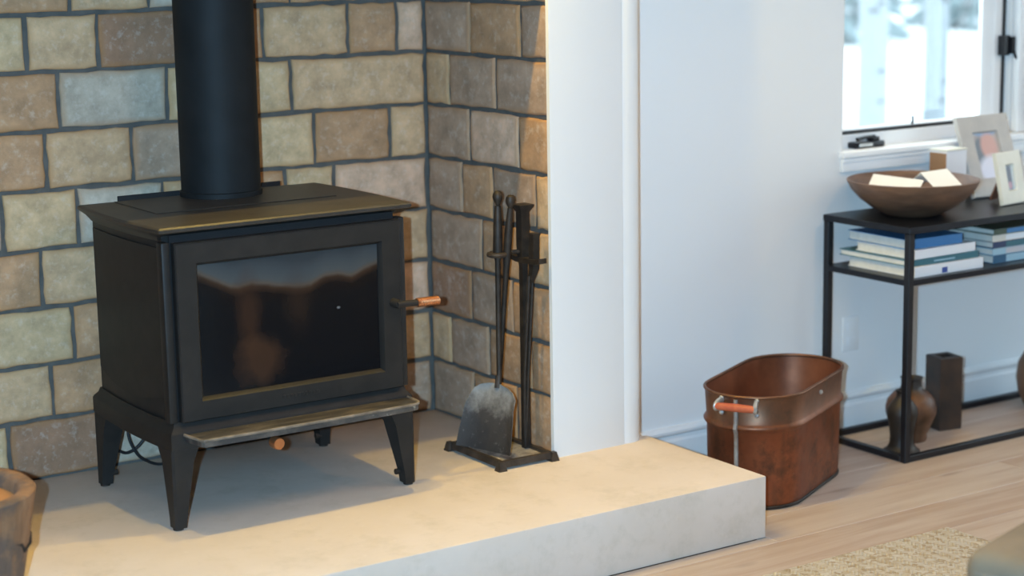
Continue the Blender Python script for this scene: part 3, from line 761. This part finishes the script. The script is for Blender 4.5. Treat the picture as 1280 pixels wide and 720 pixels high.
# ------------------------------------------------------------------ copper boiler
ang = math.radians(27); ca, sa = math.cos(ang), math.sin(ang)
CBL = Vector((3.579, 4.034, 0))
CB = thing('copper_boiler', 'aged oval copper wash boiler with a red wooden handle on the floor', 'copper boiler', CBL)
def stad(r_off, z, n=18, half=.140, r=.1475):
    pts = []; rr = r + r_off
    for i in range(n + 1):
        a = -math.pi / 2 + math.pi * i / n; pts.append((half + rr * math.cos(a), rr * math.sin(a)))
    for i in range(n + 1):
        a = math.pi / 2 + math.pi * i / n; pts.append((-half + rr * math.cos(a), rr * math.sin(a)))
    return [(CBL.x + x * ca - y * sa, CBL.y + x * sa + y * ca, z) for x, y in pts]
bm = B()
loft(bm, [stad(-.016, .001), stad(-.012, .006), stad(-.010, .03), stad(-.006, .222), stad(-.001, .227), stad(0.003, .234), stad(0.003, .237), stad(-.001, .243), stad(-.005, .248), stad(0, .322)], True, False)
part('body', bm, M['copper'], CB, 50)
bm = B()
loft(bm, [stad(-.0015, .322), stad(-.006, .250), stad(-.008, .234), stad(-.012, .03), stad(-.014, .012)], False, True)
part('lining', bm, M['copper_in'], CB, 50)
bm = B(); loop = stad(-.0005, .325); tube(bm, loop + [loop[0], loop[1]], .0048, 8)
part('rim', bm, M['copper'], CB, 60)
bm = B(); loop = stad(-.012, .006); tube(bm, loop + [loop[0], loop[1]], .005, 8)
part('foot_band', bm, M['darkvase'], CB, 60)
# end handle: faces the hearth
def loc(x, y, z): return (CBL.x + x * ca - y * sa, CBL.y + x * sa + y * ca, z)
hc = -math.pi * .06
ex, ey = -.140 - .1475 * math.cos(.12), .1475 * math.sin(.12)
def endpt(phi, out, z):  # phi: angle round the near end
    return loc(-.140 - (.1475 + out) * math.cos(phi), (.1475 + out) * math.sin(phi), z)
# front end as the camera sees it: phi from wall side (+) to room side (-)
P1, P2 = -.02, .80
P1, P2 = .30, -.36
hA, hB = Vector(endpt(P1, .030, .300)), Vector(endpt(P2, .030, .300))
hd = part('handle', tube(B(), [hA, hA.lerp(hB, .15), hA.lerp(hB, .5), hA.lerp(hB, .85), hB], .01, 14, [.0095, .0105, .0115, .0105, .0095]), M['redwood'], CB)
for phi, hh_ in ((P1, hA), (P2, hB)):
    bm = B()
    a0 = Vector(endpt(phi * 1.06, -.001, .312)); a1 = Vector(endpt(phi * 1.06, -.001, .285))
    tube(bm, smooth([a0, a0.lerp(hh_, .5) + Vector((0, 0, .006)), hh_ + Vector((0, 0, .004)), hh_ + Vector((0, 0, -.006)), a1.lerp(hh_, .5), a1], 5), .0065, 8, flat=1.3)
    ear = part('handle_ear', bm, M['tin'], hd)
    for zz in (.318, .276):
        c_ = Vector(endpt(phi * 1.08, .001, zz))
        part('rivet', lathe(B(), [(0, -.006), (.005, -.005), (.0075, 0), (.005, .005), (0, .006)], c_, 12, 'X'), M['tin'], hd)
bm = B()
sl = [endpt(.02, o_, z) for o_, z in ((-.009, .02), (-.007, .1), (-.006, .18), (-.004, .220), (.003, .234), (-.003, .25), (-.001, .30), (0, .318))]
tube(bm, sl, .0065, 8)
part('solder_seam', bm, M['solder'], CB)
for k in (-.9,):
    c_ = loc(-.02, -.1475, .296); part('rivet', lathe(B(), [(0, -.005), (.006, -.003), (.007, 0), (.006, .003), (0, .005)], c_, 12, 'Y'), M['tin'], CB)

# ------------------------------------------------------------------ console table
KX0, KX1, KY0, KY1, KT = 4.030, 5.25, 3.952, 4.322, .722
K = thing('console_table', 'slim black metal console table with open shelf under the window', 'console table', ((KX0 + KX1) / 2, (KY0 + KY1) / 2, 0))
ps = .022
for x in (KX0, KX1 - ps):
    for y in (KY0, KY1 - ps):
        part('leg', box(B(), x, x + ps, y, y + ps, 0, KT - .02, .0015, 1), M['black_metal'], K)
part('top', box(B(), KX0 - .002, KX1 + .002, KY0 - .002, KY1 + .002, KT - .020, KT, .002, 1), M['black_top'], K)
part('shelf', box(B(), KX0 + .001, KX1 - .001, KY0 + .001, KY1 - .001, .545, .563, .002, 1), M['black_top'], K)
for y in (KY0, KY1 - ps):
    part('floor_rail', box(B(), KX0 + ps, KX1 - ps, y, y + ps, 0.001, .020, .0015, 1), M['black_metal'], K)
for x in (KX0, KX1 - ps):
    part('end_rail', box(B(), x, x + ps, KY0 + ps, KY1 - ps, 0.001, .020, .0015, 1), M['black_metal'], K)

# bowl with papers
BX, BY_, BR = 4.236, 4.146, .203
bw = thing('wooden_bowl', 'wide brown wooden bowl holding folded papers on the console', 'bowl', (BX, BY_, KT))
pr = [(0, KT), (.075, KT), (.085, KT + .003), (.125, KT + .024), (.165, KT + .054), (.190, KT + .082), (.201, KT + .104), (.203, KT + .110), (.199, KT + .112), (.195, KT + .108), (.180, KT + .082), (.150, KT + .052), (.105, KT + .026), (.06, KT + .014), (0, KT + .011)]
part('bowl_shell', lathe(B(), pr, (BX, BY_, 0), 56, wob=.004, seed=2), M['bowl'], bw, 60)
def sheet(name, pts, label, th=.0012):
    bm = B(); n = len(pts)
    lo = [bm.verts.new((BX + x, BY_ + y, KT + z)) for x, y, z in pts]; hi = [bm.verts.new((BX + x, BY_ + y, KT + z + th)) for x, y, z in pts]
    # a folded sheet: two leaves sharing a crease (points 0,1,2,3 then 3,2,4,5)
    for q in ((0, 1, 2, 3), (3, 2, 4, 5)):
        bm.faces.new([hi[i] for i in q]); bm.faces.new([lo[i] for i in reversed(q)])
    bd = [0, 1, 2, 4, 5, 3]
    for i in range(6):
        a, b_ = bd[i], bd[(i + 1) % 6]; bm.faces.new((lo[a], lo[b_], hi[b_], hi[a]))
    return tag(obj(name, bm, M['paper'], None, (BX, BY_, KT + .05)), label, 'paper', 'papers in the bowl')
sheet('folded_paper', [(-.165, .03, .092), (-.105, -.125, .092), (-.035, -.08, .116), (-.085, .085, .124), (.03, -.02, .094), (-.015, .12, .094)], 'white folded paper lying in the bowl on its left side')
sheet('folded_paper', [(-.055, -.150, .096), (.055, -.155, .098), (.095, -.050, .138), (.0, -.030, .132), (.125, .02, .088), (.05, .06, .090)], 'white folded paper peaked like a tent in the bowl')

# picture frames
def lean_frame(name, label, x, y, z, wd, ht, bw_, th, tilt, yaw, mat, photo, strut=None):
    o = thing(name, label, 'picture frame', (x, y, z))
    Rm = Matrix.Rotation(yaw, 4, 'Z') @ Matrix.Rotation(tilt, 4, 'X')
    def T_(p): return Rm @ Vector(p) + Vector((x, y, z))
    bm = B()
    frame_ring(bm, [(0, wd, 0, ht, th), (0, wd, 0, ht, .002), (.002, wd - .002, .002, ht - .002, 0), (bw_ - .004, wd - bw_ + .004, bw_ - .004, ht - bw_ + .004, 0), (bw_, wd - bw_, bw_, ht - bw_, .006), (bw_, wd - bw_, bw_, ht - bw_, th)], cap0=False)
    for v_ in bm.verts: v_.co = T_(v_.co)
    part('frame', bm, mat, o)
    bm = box(B(), bw_ - .001, wd - bw_ + .001, .0065, .009, bw_ - .001, ht - bw_ + .001)
    for v_ in bm.verts: v_.co = T_(v_.co)
    ph_ = part('photograph', bm, M['photo_white'], o)
    ph_.data.materials.clear(); ph_.data.materials.append(photo)
    bm = box(B(), .003, wd - .003, th - .003, th, .003, ht - .003)
    for v_ in bm.verts: v_.co = T_(v_.co)
    part('backing', bm, M['easel'], o)
    if strut:
        bm = box(B(), wd * .35, wd * .65, 0, .006, 0, ht * .66, .001, 1)
        R2 = Matrix.Rotation(yaw, 4, 'Z') @ Matrix.Rotation(strut, 4, 'X')
        topp = T_((0, th, ht * .66))
        for v_ in bm.verts:
            v_.co = (R2 @ (v_.co - Vector((0, 0, ht * .66)))) + topp
        zmin = min(v_.co.z for v_ in bm.verts)
        part('easel_back', bm, M['easel'], o)
    return o
# blurred snapshots: soft blobs of colour, nothing recognisable
def photo_mat(name, bgc, blobs, org, yaw, tilt):
    t = NT(name); c = bgc
    geo = t.n('ShaderNodeNewGeometry').outputs['Position']
    sb = t.n('ShaderNodeVectorMath', operation='SUBTRACT'); t.l(geo, sb.inputs[0]); sb.inputs[1].default_value = org
    r1 = t.n('ShaderNodeVectorRotate', rotation_type='EULER_XYZ', invert=True); t.l(sb.outputs[0], r1.inputs['Vector']); r1.inputs['Rotation'].default_value = (tilt, 0, yaw)
    s_ = t.n('ShaderNodeSeparateXYZ'); t.l(r1.outputs[0], s_.inputs[0])
    for (bx_, bz, rx, rz, col_) in blobs:
        d = t.math('SQRT', t.math('ADD', t.math('POWER', t.math('MULTIPLY', t.math('SUBTRACT', s_.outputs['X'], bx_), 1 / rx), 2.0), t.math('POWER', t.math('MULTIPLY', t.math('SUBTRACT', s_.outputs['Z'], bz), 1 / rz), 2.0)))
        c = t.mix(t.maprange(d, 1.2, .8), c, col_)
    t.set(color=c, rough=.3); return t.m
F1o, F1t, F1y = (4.618, 4.240, KT + .0065), -math.radians(20), 0.0
pm = photo_mat('snapshot_large', (0.42, 0.33, 0.28, 1), [(.118, .22, .06, .02, (0.20, 0.30, 0.45, 1)), (.085, .150, .030, .05, (0.10, 0.11, 0.13, 1)), (.125, .165, .038, .045, (0.55, 0.28, 0.22, 1)), (.125, .085, .065, .050, (0.62, 0.60, 0.68, 1))], F1o, F1y, F1t)
lean_frame('picture_frame', 'grey wooden picture frame leaning back against the window sill', *F1o, .232, .272, .060, .018, F1t, F1y, M['greywood'], pm)
F2o, F2t, F2y = (4.572, 4.078, KT + .0035), -math.radians(13), math.radians(7)
pm2 = photo_mat('snapshot_small', (0.30, 0.36, 0.40, 1), [(.062, .085, .014, .045, (0.06, 0.06, 0.09, 1)), (.060, .060, .010, .012, (0.40, 0.20, 0.24, 1)), (.082, .08, .008, .05, (0.62, 0.70, 0.72, 1))], F2o, F2y, F2t)
lean_frame('picture_frame', 'small cream picture frame with an easel back at the table edge', *F2o, .128, .168, .045, .014, F2t, F2y, M['cream'], pm2, math.radians(24))
# little box between bowl and frames
bx = thing('gift_book', 'small white and tan book standing upright behind the bowl', 'book', (4.53, 4.28, KT))
part('cover', box(B(), 4.486, 4.578, 4.245, 4.318, KT, KT + .166, .001, 1), M['photo_white'], bx)
part('spine', box(B(), 4.484, 4.4858, 4.246, 4.317, KT + .001, KT + .160), M['bookbrown'], bx)
part('top_band', box(B(), 4.484, 4.580, 4.243, 4.320, KT + .1662, KT + .172, .001, 1), M['cream'], bx)

# books on the shelf
def book(x0, x1, y0, y1, z0, th, cover, label, rot=0.0, mark=None, band=None):
    c = Vector(((x0 + x1) / 2, (y0 + y1) / 2, z0))
    o = thing('book', label, 'book', c, 'books stacked on the console shelf')
    def rotd(bm):
        for v_ in bm.verts:
            d = v_.co - c; v_.co = c + Vector((d.x * math.cos(rot) - d.y * math.sin(rot), d.x * math.sin(rot) + d.y * math.cos(rot), d.z))
        return bm
    bt = .0022
    bm = B(); box(bm, x0, x1, y0, y1, z0, z0 + bt, .0006, 1); box(bm, x0, x1, y0, y1, z0 + th - bt, z0 + th, .0006, 1); box(bm, x0, x1, y0, y0 + bt, z0 + .001, z0 + th - .001, .0006, 1)
    part('cover', rotd(bm), cover, o)
    part('pages', rotd(box(B(), x0 + .004, x1 - .004, y0 + bt, y1 - .004, z0 + bt, z0 + th - bt)), M['pages'], o)
    if mark: part('spine_mark', rotd(box(B(), x0 + mark[0], x0 + mark[1], y0 - .0004, y0 + .001, z0 + mark[2], z0 + mark[3])), mark[4], o)
    if band: part('spine_band', rotd(box(B(), x0 + band[0], x0 + band[1], y0 - .0006, y0 + .001, z0 + .002, z0 + th - .002)), band[2], o)
    return o
zs = .5632
Ls = 'left stack on the console shelf'
book(4.078, 4.372, 3.975, 4.262, zs, .032, M['b_white'], 'thick white book with a dark blue mark, bottom of the left shelf stack', 0, (.115, .138, .003, .020, M['b_mark'])); z = zs + .0325
book(4.068, 4.362, 3.985, 4.290, z, .019, M['b_teal'], 'thin dark teal book second from the bottom of the left shelf stack', 0, (.10, .19, .007, .011, M['b_lblue'])); z += .0195
book(4.085, 4.352, 3.990, 4.235, z, .028, M['b_white'], 'plain white book just below the topmost of the left shelf stack', .02); z += .0285
book(4.084, 4.310, 4.005, 4.270, z, .030, M['b_blue'], 'bright blue book on top of the left shelf stack', -.02)
z = zs
data = [(.026, M['b_dblue'], 'dark blue book with a pale blue band, bottom of the right shelf stack', M['b_lblue'], .0), (.021, M['b_lblue'], 'light blue book second from the bottom of the right shelf stack', M['b_grey'], .01),
        (.020, M['b_navy'], 'navy book in the middle of the right shelf stack', M['b_teal'], -.01), (.021, M['b_cream'], 'cream and white book second from the top of the right shelf stack', M['b_white'], .0), (.018, M['b_green'], 'dark green and blue book on top of the right shelf stack', M['b_blue'], .0)]
for k, (th, cov, lab, bnd, r_) in enumerate(data):
    book(4.438 - .004 * (k % 2), 4.715 + .006 * (k % 3), 3.995, 4.235 + .005 * (k % 2), z, th, cov, lab, r_, None, (.058, .27, bnd)); z += th + .0005

# things on the floor under the console
def vase(name, label, cat, x, y, pr, mat, seg=36):
    o = obj(name, lathe(B(), pr, (x, y, 0), seg), mat, None, (x, y, 0), 50)
    return tag(o, label, cat)
vase('round_vase', 'round brown clay vase with a short dark neck under the console', 'vase', 4.243, 4.140,
     [(0, .001), (.048, .001), (.052, .010), (.050, .022), (.066, .055), (.079, .090), (.080, .108), (.074, .132), (.056, .154), (.036, .166), (.032, .178), (.032, .198), (.036, .204), (.030, .204), (.026, .196), (.026, .17), (0, .165)], M['vase'])
vase('bronze_urn', 'narrow dark bronze urn on a flared foot in front of the round clay vase', 'urn', 4.124, 4.060,
     [(0, .001), (.056, .001), (.056, .006), (.046, .012), (.038, .026), (.036, .05), (.041, .09), (.048, .118), (.046, .138), (.034, .158), (.022, .172), (.018, .186), (.022, .196), (.016, .196), (.012, .18), (0, .176)], M['darkvase'])
bv = thing('block_vase', 'tall square dark brown block vase beside the round clay vase', 'vase', (4.42, 4.19, 0))
bm = B(); cxv, cyv, hv = 4.436, 4.186, .042
rr = math.radians(-12)
def sq(a, z): return [(cxv + x * math.cos(rr) - y * math.sin(rr), cyv + x * math.sin(rr) + y * math.cos(rr), z) for x, y in ((-a, -a), (a, -a), (a, a), (-a, a))]
loft(bm, [sq(.040, .001), sq(hv, .004), sq(hv, .236), sq(.040, .239), sq(.022, .239), sq(.021, .225)], True, True)
part('block', bm, M['blockvase'], bv, 30)
vase('brown_jar', 'rounded terracotta brown jar partly cut off at the right under the console', 'jar', 4.905, 4.185,
     [(0, .001), (.055, .001), (.060, .008), (.078, .05), (.086, .10), (.080, .15), (.062, .185), (.05, .20), (.056, .21), (.046, .21), (.042, .20), (0, .19)], M['terracotta'])

# ------------------------------------------------------------------ rug, sofa, mortar
rg = obj('woven_rug', box(B(), 0.9, 3.652, .9, 3.420, .0005, .014, .005), M['rug'], None, (2.2, 2.2, 0))
tag(rg, 'beige herringbone woven jute rug on the wooden floor', 'rug')
SO = thing('sofa', 'low olive grey upholstered seat with its corner at the lower right', 'sofa', (3.2, 2.0, .015))
def turn(bm, a=math.radians(17), c=(2.652, 2.448)):
    for v_ in bm.verts:
        dx_, dy_ = v_.co.x - 2.672, v_.co.y - 2.462
        v_.co.x = c[0] + dx_ * math.cos(a) - dy_ * math.sin(a); v_.co.y = c[1] + dx_ * math.sin(a) + dy_ * math.cos(a)
    return bm
part('seat_cushion', turn(box(B(), 2.672, 3.62, 1.45, 2.462, .10, .412, .040, 4)), M['sofa'], SO, 60)
bm = B(); zz = .368
tube(bm, [(2.671, 1.5, zz), (2.671, 2.40, zz), (2.676, 2.43, zz), (2.69, 2.452, zz), (2.715, 2.4635, zz), (3.58, 2.4635, zz)], .004, 8)
part('piping', turn(bm), M['piping'], SO)
for x in (2.72, 3.55):
    for y in (1.52, 2.39):
        part('foot', turn(lathe(B(), [(0, .0155), (.018, .0155), (.026, .101), (0, .101)], (x, y, 0), 16)), M['easel'], SO)
MX, MY = 1.128, 3.915
MO = thing('wooden_mortar', 'rough carved wooden mortar tub at the left end of the hearth', 'mortar', (MX, MY, HZ))
pr = [(0, HZ + .001), (.135, HZ + .001), (.142, HZ + .01), (.150, HZ + .06), (.172, HZ + .17), (.184, HZ + .24), (.190, HZ + .268), (.191, HZ + .276), (.186, HZ + .281), (.160, HZ + .279), (.152, HZ + .270), (.145, HZ + .22), (.12, HZ + .19)]
part('tub', lathe(B(), pr[:-1], (MX, MY, 0), 48, wob=.018, seed=5), M['mortarwood'], MO, 50)
part('hollow', lathe(B(), [(.1485, HZ + .250), (.132, HZ + .225), (.08, HZ + .218), (0, HZ + .214)], (MX, MY, 0), 48, wob=.018, seed=5), M['amber'], MO, 50)
crk = [(MX + .178 * math.cos(a), MY + .178 * math.sin(a), HZ + .165 + dz_) for a, dz_ in ((-.95, .012), (-.80, .004), (-.72, -.014), (-.60, -.010), (-.45, -.012), (-.34, .006), (-.28, .004))]
# narrow split in the side, a thin dark sliver standing a hair proud
part('crack', tube(B(), [(MX + (.1715) * math.cos(a), MY + .1715 * math.sin(a), HZ + .165 + d_) for a, d_ in ((-.95, .012), (-.80, .004), (-.72, -.014), (-.60, -.010), (-.45, -.012), (-.34, .006), (-.28, .004))], .004, 6), M['gasket'], MO)

# ------------------------------------------------------------------ outside: snow, birches, spruces
bm = B(); rgs = random.Random(4); rows = []
prof_y = [(4.75, -.5), (6, -.42), (8, -.18), (10, .08), (12, .26), (13.5, .38), (16, .46), (24, .55), (45, .6)]
for y, z in prof_y:
    rows.append([(x_, y + (x_ - 12) * .0, z + (.05 * rgs.uniform(-1, 1) if y > 5 else 0)) for x_ in [-6 + 1.6 * i for i in range(30)]])
loft(bm, rows, False, False, closed=False)
gs = obj('snowy_ground', bm, M['snow'], None, (12, 15, -.5), 80); gs['kind'] = 'structure'
def birch(x, y, r, label):
    o = thing('birch_tree', label, 'tree', (x, y, -.5), 'birches outside the window')
    rg_ = random.Random(int(x * 100)); pts = [(x + .02 * math.sin(i) * i * .3, y, -.5 + i * .6) for i in range(10)]
    part('trunk', tube(B(), pts, r, 14, [r * (1.12 - .05 * i) for i in range(10)]), M['birch'], o)
    for k in range(6):
        z = .3 + k * .55; a = rg_.uniform(2.6, 5.2)
        part('branch', tube(B(), [(x, y, z + 1.2), (x + .14 * math.cos(a), y + .14 * math.sin(a), z + 1.5), (x + .22 * math.cos(a), y + .22 * math.sin(a), z + 1.9)], .02, 6, [.03, .02, .008]), M['birch'], o)
    for k in range(4):
        z = .1 + rg_.random() * 1.3; a = rg_.uniform(3.6, 5.2)
        part('bark_knot', lathe(B(), [(0, -.012), (.03, -.008), (.05, 0), (.03, .008), (0, .012)], (x + (r - .03) * math.cos(a), y + (r - .03) * math.sin(a), z), 10), M['cord'], o)
birch(9.78, 10, .105, 'pale birch trunk outside nearest the left edge of the window')
birch(10.42, 10, .09, 'pale birch trunk outside in the middle of the window')
def spruce(x, y, hgt, label):
    o = thing('spruce_tree', label, 'tree', (x, y, -.5), 'snowy spruces outside the window')
    rg_ = random.Random(int(x * 31)); part('trunk', tube(B(), [(x, y, -.5), (x, y, -.5 + hgt)], .1, 8, [.14, .02]), M['easel'], o)
    bm = B(); bs = B()
    z = .35
    while z < hgt - .6:
        R_ = (1 - z / hgt) * 1.25 + .1; nb = 19
        for k in range(nb):
            a = 2 * math.pi * (k + rg_.random() * .6) / nb; L = R_ * rg_.uniform(.75, 1.1); wv_ = L * .13
            d = Vector((math.cos(a), math.sin(a), 0)); s = Vector((-math.sin(a), math.cos(a), 0)); c0 = Vector((x, y, z - .5))
            for bmx, lift, sc in ((bm, 0, 1.0), (bs, .05, .72)):
                rows = [c0 + Vector((0, 0, lift)), c0 + d * L * .5 + s * wv_ * sc + Vector((0, 0, -.10 * L + lift)), c0 + d * L * sc + Vector((0, 0, -.34 * L + lift)), c0 + d * L * .5 - s * wv_ * sc + Vector((0, 0, -.10 * L + lift))]
                vs = [bmx.verts.new(p) for p in rows] + [bmx.verts.new(c0 + d * L * .5 + Vector((0, 0, .04 + lift)))] + [bmx.verts.new(c0 + d * L * .5 + Vector((0, 0, -.22 * L + lift)))]
                for i in range(4):
                    bmx.faces.new((vs[i], vs[(i + 1) % 4], vs[4])); bmx.faces.new((vs[(i + 1) % 4], vs[i], vs[5]))
        z += .23
    f_ = part('boughs', bm, M['spruce'], o); f_['kind'] = 'stuff'
    g_ = part('snow_cover', bs, M['snow'], o); g_['kind'] = 'stuff'
spruce(13.9, 15.0, 5.2, 'snow dusted spruce outside between the two birch trunks')
spruce(16.6, 15.2, 4.6, 'snow dusted spruce outside at the right of the window')
spruce(19.0, 20, 7.0, 'far tall spruce behind the others outside the window')
